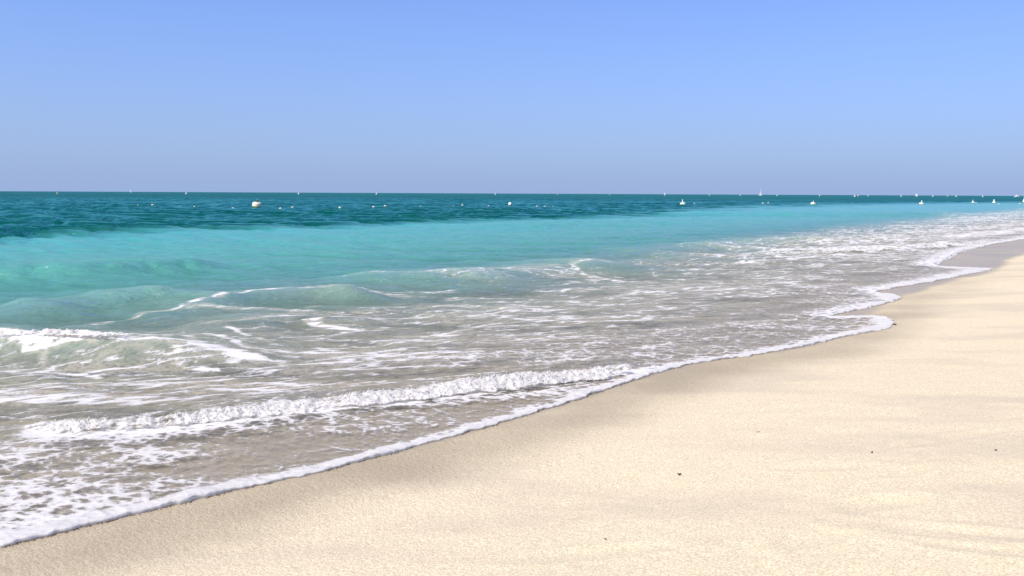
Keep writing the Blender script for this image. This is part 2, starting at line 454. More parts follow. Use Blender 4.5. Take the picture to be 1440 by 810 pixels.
for p in ([(540, 480), (640, 478), (760, 470), (900, 463)], [(620, 430), (690, 434), (760, 431)], [(520, 452), (640, 455), (740, 452)], [(600, 414), (720, 420), (860, 424)], [(700, 505), (840, 496), (980, 480)],
          [(400, 520), (560, 516), (700, 512)], [(0, 545), (160, 540), (360, 528)], [(0, 572), (120, 560), (330, 548), (480, 535)], [(860, 440), (980, 430), (1120, 420)], [(780, 410), (930, 405), (1080, 395)],
          [(900, 470), (1040, 455), (1180, 440)], [(640, 462), (800, 455), (960, 445)], [(960, 415), (1080, 405), (1200, 395)]):
    stroke(L(line(*p), 0.3), 0.24, 0.58, 0.15)
# loose threads of froth trailing over the shallows
TR = random.Random(5)
for i in range(60):
    px = TR.uniform(-60, 1150); lo = 640 - 0.165 * max(px, 0) ; hi = 455 - 0.085 * max(px, 0)
    py = TR.uniform(hi, lo)
    q = np.array(at(px, py)); a = math.radians(TR.gauss(24, 14)); rr_ = math.hypot(*q)
    P = [q]
    for k in range(TR.randint(4, 9)):
        a += TR.gauss(0, .35); a = 0.75 * a + 0.25 * math.radians(24)
        P.append(P[-1] + 0.028 * rr_ * np.array([math.cos(a), math.sin(a)]) * TR.uniform(.6, 1.5))
    stroke(L(np.array(P), 0.12), TR.uniform(.007, .014) * rr_, TR.uniform(.45, .66), 0.25)
stroke(boreJ, 0.55, 1.0, 0.2, back=0.3); stroke(boreK, 0.5, 0.85, 0.2)
stroke(L(line((1180, 330), (1300, 326), (1400, 318), (1470, 311)), .5), 1.6, 0.75, 0.2)
stroke(L(line((1300, 337), (1380, 329), (1480, 318)), .5), 1.6, 0.95, 0.2)
stroke(L(line((1000, 372), (1120, 366), (1250, 358), (1340, 350)), .4), 0.5, 0.66)
# scattered flecks farther out
FOAM = np.maximum(FOAM, 0.14 * sstep(16, 8, off) * (1 + 0.5 * lowN))
FOAM = np.clip(FOAM, 0, 1) * (sd_edge > 0.0)
keep = sd_edge > -0.35
sea_me = grid_mesh('sea_water', X, Y, W, dict(depth=depth, still=np.maximum(-FL, 0), foam=FOAM, deep=deep, far=deep2, off=np.clip(off, -5, 60)), keep)

m = NT('sea')
dep = m.attr('depth'); foamA = m.attr('foam'); deepA = m.attr('deep'); farA = m.attr('far'); offA = m.attr('off')
cd_ = m.n('CameraData')
# ripples
rip1 = m.noise(m.coord(math.radians(-20), (1.6, 5.0, 1)), 1.0, 5.0, 0.6, 0.4)
rip2 = m.noise(m.coord(math.radians(-32), (8.0, 13.0, 1)), 1.0, 4.0, 0.62, 0.6)
rip3 = m.noise(m.coord(math.radians(-12), (0.35, 1.1, 1)), 1.0, 5.0, 0.62, 0.5)
nb = m.bump(rip3, m.ramp(deepA, 0, 1, 0.30, 0.25), 0.35)
nb = m.bump(rip1, m.ramp(deepA, 0, 1, 1.0, 0.5), 0.09, nb)
nb = m.bump(rip2, m.math('MULTIPLY', m.ramp(deepA, 0, 1, 1.0, 0.12), m.ramp(offA, 1.5, 5.0, 1.2, 0.8)), 0.036, nb)
# body of the water: clear in the shallows, milky turquoise, then deep teal
scat = m.n('ValToRGB')
cr = scat.color_ramp
cr.elements[0].position = 0.0; cr.elements[0].color = (0.38, 0.38, 0.30, 1)
cr.elements[1].position = 1.0; cr.elements[1].color = (0.060, 0.35, 0.315, 1)
e = cr.elements.new(0.15); e.color = (0.36, 0.38, 0.29, 1)
e = cr.elements.new(0.26); e.color = (0.20, 0.36, 0.31, 1)
e = cr.elements.new(0.39); e.color = (0.10, 0.34, 0.265, 1)
m.put(scat.inputs[0], m.math('DIVIDE', m.math('ADD', m.attr('still'), m.math('MULTIPLY', m.math('SUBTRACT', m.noise(m.coord(0, (0.25, 0.25, 1)), 1.0, 4.0, 0.6), 0.5), 0.30)), 1.5))
deepc = m.mix(farA, (0.0, 0.062, 0.050, 1), (0.0, 0.045, 0.060, 1))
body_c = m.mix(deepA, scat.outputs[0], deepc)
body = m.n('BsdfDiffuse'); m.put(body.inputs['Color'], body_c); m.put(body.inputs['Normal'], nb)
clear = m.n('BsdfTransparent')
m.put(clear.inputs['Color'], m.mix(m.ramp(dep, 0.0, 0.8), (0.97, 0.975, 0.96, 1), (0.45, 0.90, 0.85, 1)))
opac = m.math('SUBTRACT', 1.0, m.math('EXPONENT', m.math('MULTIPLY', m.math('POWER', dep, 1.7), -3.0)))
under = m.mixsh(opac, clear.outputs[0], body.outputs[0])
gl = m.n('BsdfGlossy'); m.put(gl.inputs['Roughness'], m.ramp(deepA, 0, 1, 0.08, 0.16)); m.put(gl.inputs['Normal'], nb)
m.put(gl.inputs['Color'], m.mix(deepA, (1, 1, 1, 1), (0.38, 1.0, 0.78, 1)))
fr = m.n('Fresnel'); fr.inputs['IOR'].default_value = 1.333; m.put(fr.inputs['Normal'], nb)
gustn = m.noise(m.coord(math.radians(-8), (0.075, 0.028, 1)), 1.0, 6.0, 0.72, 0.4)      # wind patches roughen the deep water unevenly
gustf = m.math('ADD', 1.0, m.math('MULTIPLY', m.math('MULTIPLY', m.math('SUBTRACT', gustn, 0.5), 2.6), deepA))
frf = m.math('MINIMUM', m.math('MULTIPLY', m.math('MULTIPLY', fr.outputs[0], gustf), m.mix(deepA, m.ramp(m.attr('still'), 0.12, 0.6, 0.44, 1.0), m.mix(farA, (1.12, 1.12, 1.12, 1), (0.36, 0.36, 0.36, 1)))), 0.90)
wat = m.mixsh(frf, under, gl.outputs[0])
# foam lace
wn1 = m.noise(m.coord(math.radians(-24), (0.9, 2.4, 1)), 1.0, 3.0, 0.55, 0.0, color=True)
def warped(rot, sc, loc, k):
    base = m.coord(math.radians(rot), sc, loc)
    wv = m.n('VectorMath', operation='MULTIPLY_ADD'); m.put(wv.inputs[0], wn1); wv.inputs[1].default_value = (k, k, 0); m.put(wv.inputs[2], base)
    return wv.outputs[0]
def net(rot, sc, loc, k, wdt):
    vec = warped(rot, sc, loc, k)
    jit = m.noise(vec, 3.5, 3.0, 0.6, color=True)
    wv = m.n('VectorMath', operation='MULTIPLY_ADD'); m.put(wv.inputs[0], jit); wv.inputs[1].default_value = (.5, .5, 0); m.put(wv.inputs[2], vec)
    vo = m.n('TexVoronoi', voronoi_dimensions='2D', feature='DISTANCE_TO_EDGE'); m.put(vo.inputs['Vector'], wv.outputs[0]); vo.inputs['Scale'].default_value = 1.0
    return m.math('SUBTRACT', 1.0, m.math('MULTIPLY', vo.outputs['Distance'], wdt), clamp=True)
l1 = net(-21, (0.85, 2.9, 1), (3, 1, 0), 1.6, 2.6)
l2 = net(-27, (2.6, 6.6, 1), (9, 4, 0), 2.2, 2.4)
fine = m.noise(m.coord(math.radians(-25), (22, 40, 1)), 1.0, 5.0, 0.72)
blob = m.noise(warped(-20, (1.0, 2.4, 1), (21, 7, 0), 1.2), 1.0, 6.0, 0.62, 0.3)
val = m.math('ADD', m.math('MULTIPLY', l1, 0.34), m.math('ADD', m.math('MULTIPLY', l2, 0.26), m.math('ADD', m.math('MULTIPLY', blob, 0.42), m.math('MULTIPLY', m.math('SUBTRACT', fine, 0.5), 0.55))))
i1 = net(-10, (3.6, 4.8, 1), (13, 1, 0), 1.3, 2.4)
i2 = net(30, (9, 12, 1), (5, 8, 0), 2.0, 2.2)
iblob = m.noise(warped(12, (1.7, 2.3, 1), (2, 31, 0), 0.8), 1.0, 6.0, 0.66, 0.4)
ival = m.math('ADD', m.math('MULTIPLY', i1, 0.26), m.math('ADD', m.math('MULTIPLY', i2, 0.22), m.math('ADD', m.math('MULTIPLY', iblob, 0.56), m.math('MULTIPLY', m.math('SUBTRACT', fine, 0.5), 0.60))))
isw = m.ramp(m.math('ADD', offA, m.math('MULTIPLY', m.math('SUBTRACT', blob, 0.5), 2.0)), 1.7, 3.0)
val = m.math('ADD', m.math('MULTIPLY', val, isw), m.math('MULTIPLY', ival, m.math('SUBTRACT', 1.0, isw)))
thr = m.math('MULTIPLY_ADD', foamA, -0.72, 0.88)
mask = m.ramp(m.math('SUBTRACT', val, thr), -0.02, 0.08)
mask = m.math('MULTIPLY', mask, m.ramp(foamA, 0.02, 0.2))
thick = m.ramp(m.math('SUBTRACT', val, thr), 0.0, 0.45, 0.50, 1.0)
fb = m.bump(mask, 0.6, 0.02, m.bump(fine, 0.7, 0.02))
fd = m.n('BsdfDiffuse'); fd.inputs['Color'].default_value = (0.74, 0.73, 0.72, 1); m.put(fd.inputs['Normal'], fb)
# fine bubbles stirred into the wash make it milky
milk = m.n('BsdfDiffuse'); milk.inputs['Color'].default_value = (0.62, 0.56, 0.45, 1); m.put(milk.inputs['Normal'], nb)
veil = m.math('MULTIPLY', m.ramp(foamA, 0.05, 0.6, 0.0, 0.42), m.ramp(ival, 0.25, 0.75, 0.25, 1.25))
wat = m.mixsh(veil, wat, milk.outputs[0])
SEA = m.done(m.mixsh(m.math('MULTIPLY', mask, thick), wat, fd.outputs[0]))
link('sea_water', sea_me, SEA, kind='structure')

# ------------------------------------------------------------------ foam with a body: rolling bores and the swash edge
m = NT('foam')
fade = m.attr('fade')
n1 = m.noise(m.coord(math.radians(-25), (6, 14, 8)), 1.0, 5.0, 0.65)
n2 = m.noise(m.coord(0, (60, 60, 60)), 1.0, 3.0, 0.6)
mk = m.ramp(m.math('SUBTRACT', m.math('ADD', fade, m.math('MULTIPLY', m.math('SUBTRACT', n1, 0.5), 1.5)), 0.5), -0.12, 0.12)
d = m.n('BsdfPrincipled'); d.inputs['Base Color'].default_value = (0.80, 0.785, 0.76, 1); d.inputs['Roughness'].default_value = 0.7
d.inputs['Subsurface Weight'].default_value = 0.0
d.inputs['Specular IOR Level'].default_value = 0.25
n3 = m.noise(m.coord(0, (22, 22, 22)), 1.0, 4.0, 0.65)
m.put(d.inputs['Normal'], m.bump(n2, 0.5, 0.006, m.bump(n3, 0.45, 0.012)))
tr = m.n('BsdfTranslucent'); tr.inputs['Color'].default_value = (0.80, 0.78, 0.72, 1)
FOAMM = m.done(m.mixsh(mk, m.n('BsdfTransparent').outputs[0], m.mixsh(0.36, d.outputs[0], tr.outputs[0])))

def resample(P, steps):
    d = np.concatenate([[0], np.cumsum(np.linalg.norm(np.diff(P, axis=0), axis=1))])
    return np.stack([np.interp(steps, d, P[:, 0]), np.interp(steps, d, P[:, 1])], -1), d[-1]

def frame_of(P):
    T = np.gradient(P, axis=0); T /= np.linalg.norm(T, axis=1)[:, None] + 1e-9
    return T, np.stack([-T[:, 1], T[:, 0]], -1)          # left of travel = seaward

def billow(x, y, oct=4, seed=0):
    s = 0; a = 1; t = 0
    for i in range(oct):
        s = s + a * (1 - np.abs(vnoise(x * 2.1**i + 5 * i, y * 2.1**i - 3 * i, seed + i)) * 1.6); t += a; a *= 0.55
    return s / t

def ground_at(x, y):
    z, _ = sand_height(x, y)
    return z

def roll_foam(name, P, height, depth_f, depth_b, step, base_z, seed, lump=0.045, taper=0.12, n_c=64):
    """whitewater rolling along a crest: a lumpy ridge, steep towards the shore, torn towards the sea"""
    _, tot = resample(P, [0])
    st = np.arange(0, tot, step)
    Q, _ = resample(P, st)
    T, N = frame_of(Q)
    k = max(3, int(0.25 / step)); ker = np.ones(k) / k
    N = np.stack([np.convolve(np.pad(N[:, j], k, 'edge'), ker, 'same')[k:-k] for j in (0, 1)], -1)
    N /= np.linalg.norm(N, axis=1)[:, None]
    c = np.linspace(0, 1, n_c)                           # 0 seaward edge, 1 shoreward toe
    # the profile: offset along N and height
    uo = np.interp(c, [0, 0.30, 0.5, 0.72, 1], [depth_b, depth_b * 0.3, 0.0, -depth_f * 0.42, -depth_f])
    zo = np.interp(c, [0, 0.20, 0.42, 0.52, 0.72, 0.88, 1], [0.0, 0.45, 0.95, 1.0, 0.55, 0.18, -0.05])
    A = st / tot
    tp = sstep(0, taper, A) * sstep(1, 1 - taper, A)
    hv = height * (0.35 + 0.65 * tp) * np.clip(0.92 + 0.75 * fbm(st * 0.9, st * 0 + seed, 4, seed), 0.45, 1.4)
    SS, CC = np.meshgrid(st, c, indexing='ij')
    UU = uo[None, :] * (0.75 + 0.5 * (0.5 + 0.5 * fbm(SS * 1.7, CC * 1.0, 3, seed + 3)))
    ZZ = zo[None, :] * hv[:, None]
    toe = fbm(SS * 3.2, CC * 0 + 1.7, 4, seed + 7)
    UU = UU - 0.35 * depth_f * np.clip(toe, 0, 1) * sstep(0.6, 1.0, CC) + 0.2 * depth_f * np.clip(-toe, 0, 1) * sstep(0.6, 1, CC)
    sc = 1.0 / lump
    bl = billow(SS * sc * 0.42, CC * (depth_f + depth_b) * sc * 0.5, 4, seed + 11)
    body = np.sin(np.pi * np.clip(CC, 0, 1)) ** 0.6
    ZZ = ZZ + lump * 1.55 * (bl - 0.35) * body * (0.4 + 0.6 * tp[:, None])
    UU = UU - lump * 0.5 * (billow(SS * sc * 0.5 + 40, CC * 9, 3, seed + 17) - 0.4) * body
    XX = Q[:, 0][:, None] + N[:, 0][:, None] * UU
    YY = Q[:, 1][:, None] + N[:, 1][:, None] * UU
    bz = base_z(XX, YY) if callable(base_z) else base_z
    fd_ = sstep(0.0, 0.30, CC) * sstep(1.02, 0.66, CC) * (0.25 + 0.75 * tp[:, None]) * 1.15 * (0.45 + 0.55 * sstep(-0.45, -0.15, fbm(st * 0.8 + 11, st * 0 + seed, 4, seed + 40)))[:, None]
    me = grid_mesh(name, XX, YY, bz + ZZ, dict(fade=np.clip(fd_, 0, 1.2)))
    return me

def join_drops(me, pts, rads):
    """clots of froth and flung drops, added to the same foam"""
    bm = bmesh.new(); bmesh.ops.create_icosphere(bm, subdivisions=1, radius=1.0)
    bm.verts.ensure_lookup_table()
    tv = np.array([v.co[:] for v in bm.verts]); tf = np.array([[v.index for v in f.verts] for f in bm.faces]); bm.free()
    n0 = len(me.vertices); co = np.zeros(n0 * 3, np.float32); me.vertices.foreach_get('co', co)
    nl = len(me.loops); lv = np.zeros(nl, np.int32); me.loops.foreach_get('vertex_index', lv)
    ls = np.zeros(len(me.polygons), np.int32); me.polygons.foreach_get('loop_start', ls)
    lt = np.zeros(len(me.polygons), np.int32); me.polygons.foreach_get('loop_total', lt)
    fa = np.zeros(n0, np.float32); me.attributes['fade'].data.foreach_get('value', fa)
    P = np.asarray(pts); r = np.asarray(rads)
    jit = RNG.normal(1, .16, (len(P), len(tv), 1))
    nv = (P[:, None, :] + tv[None] * r[:, None, None] * jit).reshape(-1, 3)
    nf = (tf[None] + (np.arange(len(P)) * len(tv))[:, None, None] + n0).reshape(-1, 3)
    out = bpy.data.meshes.new(me.name)
    out.vertices.add(n0 + len(nv)); out.vertices.foreach_set('co', np.concatenate([co, nv.reshape(-1)]).astype(np.float32))
    out.loops.add(nl + nf.size); out.loops.foreach_set('vertex_index', np.concatenate([lv, nf.reshape(-1)]).astype(np.int32))
    out.polygons.add(len(ls) + len(nf))
    out.polygons.foreach_set('loop_start', np.concatenate([ls, nl + 3 * np.arange(len(nf))]).astype(np.int32))
    out.polygons.foreach_set('loop_total', np.concatenate([lt, np.full(len(nf), 3)]).astype(np.int32))
    out.polygons.foreach_set('use_smooth', np.ones(len(ls) + len(nf), bool))
    out.update(calc_edges=True)
    a = out.attributes.new('fade', 'FLOAT', 'POINT'); a.data.foreach_set('value', np.concatenate([fa, np.full(len(nv), 1.3)]).astype(np.float32))
    return out

def clots(me, n, spread, lift, rmin, rmax, seed):
    """points scattered over the solid part of a foam ridge"""
    g = np.random.default_rng(seed)
    co = np.zeros(len(me.vertices) * 3, np.float32); me.vertices.foreach_get('co', co); co = co.reshape(-1, 3)
    fa = np.zeros(len(co), np.float32); me.attributes['fade'].data.foreach_get('value', fa)
    idx = np.nonzero(fa > 0.55)[0]
    idx = g.choice(idx, n)
    p = co[idx] + g.normal(0, 1, (n, 3)) * [spread, spread, 0]
    p[:, 2] += np.abs(g.normal(0, lift, n)) * g.random(n)
    return p, rmin * (rmax / rmin) ** (g.random(n) ** 1.6)

def shallow_z(x, y): return np.maximum(ground_at(x, y) + 0.02, 0.0)

bore_mid = smooth_line(line((20, 591, .05), (60, 592, .06), (130, 593, .06), (220, 585, .07), (330, 573, .07), (450, 561, .07), (560, 550, .06), (700, 537, .06), (800, 528, .05), (890, 518, .04), (950, 512, .03)), 0.05)
me = roll_foam('breaking_wave_foam', bore_mid, 0.105, 0.30, 0.22, 0.012, shallow_z, 5, lump=0.030, taper=0.15, n_c=90)
me = join_drops(me, *clots(me, 6500, 0.010, 0.013, 0.002, 0.0075, 3))
link('breaking_wave_foam', me, FOAMM, kind='stuff', label='white foam of the small breaking wave nearest the beach')

crest_foam = smooth_line(line((-200, 467, .27), (-100, 466, .28), (0, 467, .29), (90, 467.5, .29), (150, 472, .27), (210, 476, .24)), 0.1)
me = roll_foam('breaking_wave_foam', crest_foam, 0.05, 0.20, 0.18, 0.02, lambda x, y: 0.27, 23, lump=0.045, taper=0.25, n_c=40)
link('breaking_wave_foam', me, FOAMM, kind='stuff', label='white foam along the crest of the wave at left')
me = roll_foam('breaking_wave_foam', boreJ, 0.10, 0.7, 0.6, 0.05, shallow_z, 31, lump=0.07, taper=0.3, n_c=40)
link('breaking_wave_foam', me, FOAMM, kind='stuff', label='long white foam ridge of the far small wave at right')

# swash edge: a rounded rim of froth lying on the sand
st = []; s_ = 0.0
_, tot = resample(edge_pts, [0])
dcum = np.concatenate([[0], np.cumsum(np.linalg.norm(np.diff(edge_pts, axis=0), axis=1))])
rr = np.hypot(edge_pts[:, 0], edge_pts[:, 1])
while s_ < tot:
    st.append(s_); s_ += 0.0017 * np.interp(s_, dcum, rr)
st = np.array(st)
Q, _ = resample(edge_pts, st)
T, N = frame_of(Q)
k = 9; ker = np.ones(k) / k
N = np.stack([np.convolve(np.pad(N[:, j], k, 'edge'), ker, 'same')[k:-k] for j in (0, 1)], -1); N /= np.linalg.norm(N, axis=1)[:, None] + 1e-9
Rq = np.hypot(Q[:, 0], Q[:, 1])
nc = 44
c = np.linspace(0, 1, nc)
wid = np.interp(Rq, [4, 6, 9, 12, 16, 24, 60], [0.46, 0.30, 0.26, 0.34, 0.55, 0.9, 1.6]) * np.clip(1 + 0.95 * fbm(st * 1.3, st * 0, 4, 3), 0.35, 2)
th = np.interp(Rq, [4, 8, 14, 25, 60], [0.024, 0.018, 0.024, 0.026, 0.03]) * np.clip(1 + 0.8 * fbm(st * 1.9, st * 0 + 4, 4, 8), 0.35, 2)
SS, CC = np.meshgrid(st, c, indexing='ij')
prof_u = np.interp(c, [0, 0.06, 0.14, 0.26, 1], [0.012, 0.0, 0.014, 0.06, 1.0])
prof_z = np.interp(c, [0, 0.06, 0.14, 0.26, 0.45, 0.7, 1], [-0.1, 0.35, 0.78, 1.0, 0.85, 0.5, 0.1])
lob = (fbm(SS * 5, SS * 0 + 2, 3, 33) * 0.035 + fbm(SS * 19, SS * 0 + 3, 2, 35) * 0.012) * np.clip(Rq / 7, 1, 4)[:, None] * (1 - CC) ** 2
UU = prof_u[None] * wid[:, None] + lob
bl = billow(SS * 9, UU * 11, 4, 51)
body = np.sin(np.pi * np.clip(CC * 0.9 + 0.05, 0, 1)) ** 0.5
XX = Q[:, 0][:, None] + N[:, 0][:, None] * UU; YY = Q[:, 1][:, None] + N[:, 1][:, None] * UU
ZZ = ground_at(XX, YY) + prof_z[None] * th[:, None] + 0.012 * (bl - 0.4) * body + 0.004
fd_ = 1.25 * sstep(1.0, 0.25, CC)
me = grid_mesh('swash_foam', XX, YY, ZZ, dict(fade=fd_))
link('swash_foam', me, FOAMM, kind='stuff', label='white rim of froth where the water ends on the sand')

# ------------------------------------------------------------------ things on the water
def paint(name, c, rough=0.45, dirt=0.25):
    m = NT(name)
    n = m.noise(m.coord(0, (4, 4, 4)), 1.0, 4.0, 0.6)
    p = m.n('BsdfPrincipled')
    m.put(p.inputs['Base Color'], m.mix(m.math('MULTIPLY', m.ramp(n, 0.45, 0.8), dirt), c, (c[0] * .6, c[1] * .58, c[2] * .5, 1)))
    p.inputs['Roughness'].default_value = rough
    return m.done(p.outputs[0])
DULL = paint('weathered_paint', (0.50, 0.50, 0.46, 1))
CREAM = paint('cream_paint', (0.74, 0.69, 0.52, 1))
WHITE = paint('white_paint', (0.84, 0.84, 0.82, 1), 0.4, 0.12)
ORANGE = paint('orange_paint', (0.55, 0.16, 0.05, 1))
RUST = paint('rusty_metal', (0.16, 0.07, 0.05, 1), 0.7)
ALGAE = paint('algae_stain', (0.10, 0.10, 0.05, 1), 0.8)
STEEL = paint('galvanised_steel', (0.35, 0.36, 0.37, 1), 0.4)
SAIL = paint('sail_cloth', (0.85, 0.85, 0.84, 1), 0.8, 0.08)
GLASS = paint('dark_glass', (0.03, 0.04, 0.05, 1), 0.1, 0.0)

def lathe(prof, mat, name, parent=None, seg=28, **props):
    bm = bmesh.new(); rings = []
    for r, z in prof:
        if r < 1e-5: rings.append([bm.verts.new((0, 0, z))])
        else: rings.append([bm.verts.new((r * math.cos(2 * math.pi * i / seg), r * math.sin(2 * math.pi * i / seg), z)) for i in range(seg)])
    for a, b in zip(rings[:-1], rings[1:]):
        for i in range(seg):
            j = (i + 1) % seg
            vs_ = ([a[0]] if len(a) == 1 else [a[i], a[j]]) + ([b[0]] if len(b) == 1 else [b[j], b[i]])
            if len(vs_) >= 3: bm.faces.new(vs_)
    bmesh.ops.recalc_face_normals(bm, faces=bm.faces)
    me = bpy.data.meshes.new(name); bm.to_mesh(me); bm.free()
    for p in me.polygons: p.use_smooth = True
    return link(name, me, mat, parent, **props)

def solid(name, mat, parent, outline, depth_dir, thick):
    """an outline of 3-D points thickened along a direction"""
    bm = bmesh.new(); d = Vector(depth_dir).normalized() * thick / 2
    a = [bm.verts.new(Vector(p) - d) for p in outline]; b = [bm.verts.new(Vector(p) + d) for p in outline]
    bm.faces.new(a); bm.faces.new(list(reversed(b)))
    for i in range(len(a)):
        j = (i + 1) % len(a); bm.faces.new([a[j], a[i], b[i], b[j]])
    bmesh.ops.recalc_face_normals(bm, faces=bm.faces)
    me = bpy.data.meshes.new(name); bm.to_mesh(me); bm.free()
    return link(name, me, mat, parent)

def thing(name, label, cat, loc, group=None, tilt=(0, 0, 0)):
    o = bpy.data.objects.new(name, None); COL.objects.link(o)
    o.location = loc; o.rotation_euler = tilt; o['label'] = label; o['category'] = cat
    if group: o['group'] = group
    return o

def copy_tree(src, label, loc, scale=1.0, tilt=(0, 0, 0)):
    c = src.copy(); COL.objects.link(c); c.location = loc; c['label'] = label; c.scale = (scale,) * 3; c.rotation_euler = tilt
    for ch in list(src.children):
        k = ch.copy(); COL.objects.link(k); k.parent = c
        for g in list(ch.children):
            h = g.copy(); COL.objects.link(h); h.parent = k
    return c

def water_z(x, y):
    j = int(np.argmin(np.abs(ang - math.degrees(math.atan2(x, y))))); i = int(np.argmin(np.abs(rad - math.hypot(x, y))))
    return float(W[i, j])
def P3(px, py, z=0.0):
    q = at(px, py); return (q[0], q[1], z + 0.9 * water_z(*q))

G1 = 'big mooring buoys in a line off the beach'
def drum_profile(r, h):
    return [(0, h), (r * .55, h * 0.99), (r * .82, h * .92), (r * .96, h * .74), (r, h * .5), (r * .99, h * .22)]
# the nearest and biggest one
b = thing('mooring_buoy', 'biggest cream buoy at left, rounded drum with a short rusty fitting on top', 'buoy', P3(361, 293.5, 0.02), G1, (math.radians(4), math.radians(7), 0))
lathe(drum_profile(.555, .66), CREAM, 'hull', b)
lathe([(.552, .15), (.545, .05), (.50, -.12), (.36, -.30), (0, -.36)], ALGAE, 'waterline_band', b)
lathe([(.16, .675), (.16, .72), (.07, .74), (.055, .84), (.10, .86), (.10, .90), (0, .91)], RUST, 'top_fitting', b, 16)
lathe([(.045, .905), (.045, 1.02), (.0, 1.05)], STEEL, 'lamp', b, 12)
# a smaller ball with an orange skirt
b = thing('ball_buoy', 'round white buoy with a rusty collar, right of the small float line at centre', 'buoy', P3(717.4, 290.3, 0.0), G1, (0, math.radians(-5), 0))
lathe([(0, .50), (.10, .49), (.19, .43), (.245, .33), (.26, .22), (.25, .12)], WHITE, 'hull', b)
lathe([(.252, .12), (.275, .10), (.275, .02), (.25, -.02), (.18, -.18), (0, -.24)], RUST, 'collar', b)
# flat drums carrying a short post
def post_buoy(label, px, py, r, h, post_r, post_h, tilt):
    b = thing('post_buoy', label, 'buoy', P3(px, py, 0.02), G1, tilt)
    lathe(drum_profile(r, h), CREAM, 'hull', b)
    lathe([(r * .985, h * .22), (r * .95, h * .05), (r * .8, -h * .3), (0, -h * .6)], ALGAE, 'waterline_band', b)
    lathe([(post_r * 1.5, h * .98), (post_r * 1.4, h * 1.05), (post_r, h * 1.1), (post_r, h + post_h * .75), (post_r * 1.15, h + post_h * .78), (post_r * 1.05, h + post_h), (0, h + post_h * 1.03)], WHITE, 'post', b, 14)
    return b
post_buoy('cream drum buoy with a white post, right of the picture centre', 960.3, 288.8, .50, .52, .10, .50, (math.radians(3), math.radians(-6), 0))
post_buoy('round cream buoy with a stubby cap, second of the big buoys right of centre', 1143.2, 288.6, .48, .60, .06, .28, (0, math.radians(4), 0))
post_buoy('white drum buoy with a leaning post, third of the big buoys right of centre', 1295.6, 287.7, .50, .40, .10, .45, (0, math.radians(5), 0))
post_buoy('low flat cream buoy with a thin post on its right, near the right edge', 1368.2, 285.2, .60, .28, .10, .55, (0, math.radians(-4), 0))
post_buoy('cream buoy with a wide white post, beside the small float near the right edge', 1397.6, 285.4, .50, .36, .20, .62, (0, math.radians(2), 0))
# tall marker cut by the right edge of the frame
b = thing('marker_buoy', 'tall white marker buoy with a rounded base cut by the right edge', 'buoy', P3(1441.5, 285.6, 0.0))
lathe([(.34, 1.0), (.36, 1.1), (.36, 2.4), (.30, 2.75), (.12, 2.9), (0, 2.92)], WHITE, 'pillar', b, 20)
lathe([(.34, 1.0), (.50, .9), (.62, .6), (.62, .35), (.55, .2)], WHITE, 'hull', b, 24)
lathe([(.55, .2), (.52, 0), (.4, -.3), (0, -.5)], ALGAE, 'waterline_band', b, 24)

# small floats of the swimming line
def make_float():
    r = .145
    bm = bmesh.new(); prof = [(0, .21), (.05, .21), (.055, .18), (.10, .165), (.137, .10), (r, 0), (.137, -.10), (.10, -.165), (.055, -.18), (.05, -.21), (0, -.21)]
    seg = 16; rings = []
    for rr_, z in prof:
        rings.append([bm.verts.new((0, 0, z))] if rr_ == 0 else [bm.verts.new((rr_ * math.cos(6.28318 * i / seg), rr_ * math.sin(6.28318 * i / seg), z)) for i in range(seg)])
    for a, b_ in zip(rings[:-1], rings[1:]):
        for i in range(seg):
            j = (i + 1) % seg
            v = ([a[0]] if len(a) == 1 else [a[i], a[j]]) + ([b_[0]] if len(b_) == 1 else [b_[j], b_[i]])
            bm.faces.new(v)
    bmesh.ops.recalc_face_normals(bm, faces=bm.faces)
    bmesh.ops.rotate(bm, verts=bm.verts, matrix=Matrix.Rotation(math.radians(90), 3, 'Y'))
    me = bpy.data.meshes.new('line_float'); bm.to_mesh(me); bm.free()
    for p in me.polygons: p.use_smooth = True
    return me
FLOATC = paint('float_plastic', (0.70, 0.62, 0.42, 1), 0.4)
fm = make_float(); fm.materials.append(FLOATC)
ordn = ['first', 'second', 'third', 'fourth', 'fifth', 'sixth', 'seventh']
runs = [('from the left in the far left group', [(173.3, 291.8), (194, 290.7), (214.5, 290.7)]),
        ('from the left before the biggest cream buoy', [(253.5, 291.7), (273, 291.4), (309.3, 293.8), (327.5, 293.6)]),
        ('to the right of the biggest cream buoy', [(394.3, 294.7), (411.5, 293.7), (428, 294), (478, 295)]),
        ('from the left in the group just left of centre', [(525.3, 292.8), (541.5, 291.8), (557, 291.6), (591.5, 291)]),
        ('from the left before the white ball buoy', [(637.3, 290.2), (650.3, 290.5), (687, 290.3)]),
        ('to the right of the white ball buoy', [(755, 291), (766, 291.2), (777.5, 291)]),
        ('from the cream post buoy towards the right', [(976.5, 288.5), (1072.6, 287.3), (1080.5, 287.1), (1100.3, 287)]),
        ('from the left of those near the right edge', [(1372.8, 285.8), (1404.3, 287.3), (1434.5, 286.8)])]
for where, ps in runs:
    for i, (px, py) in enumerate(ps):
        o = bpy.data.objects.new('line_float', fm); COL.objects.link(o)
        q = P3(px, py, 0.07); o.location = (q[0], q[1], max(q[2], 0.05))
        o.rotation_euler = (0, random.uniform(-.2, .2), random.uniform(-.5, .5))
        sc = 0.75 if px < 1000 else 0.95
        o.scale = (sc,) * 3
        o['label'] = f'small yellowish float, {ordn[i]} {where}'
        o['category'] = 'float'; o['group'] = 'small floats of the swimming line'

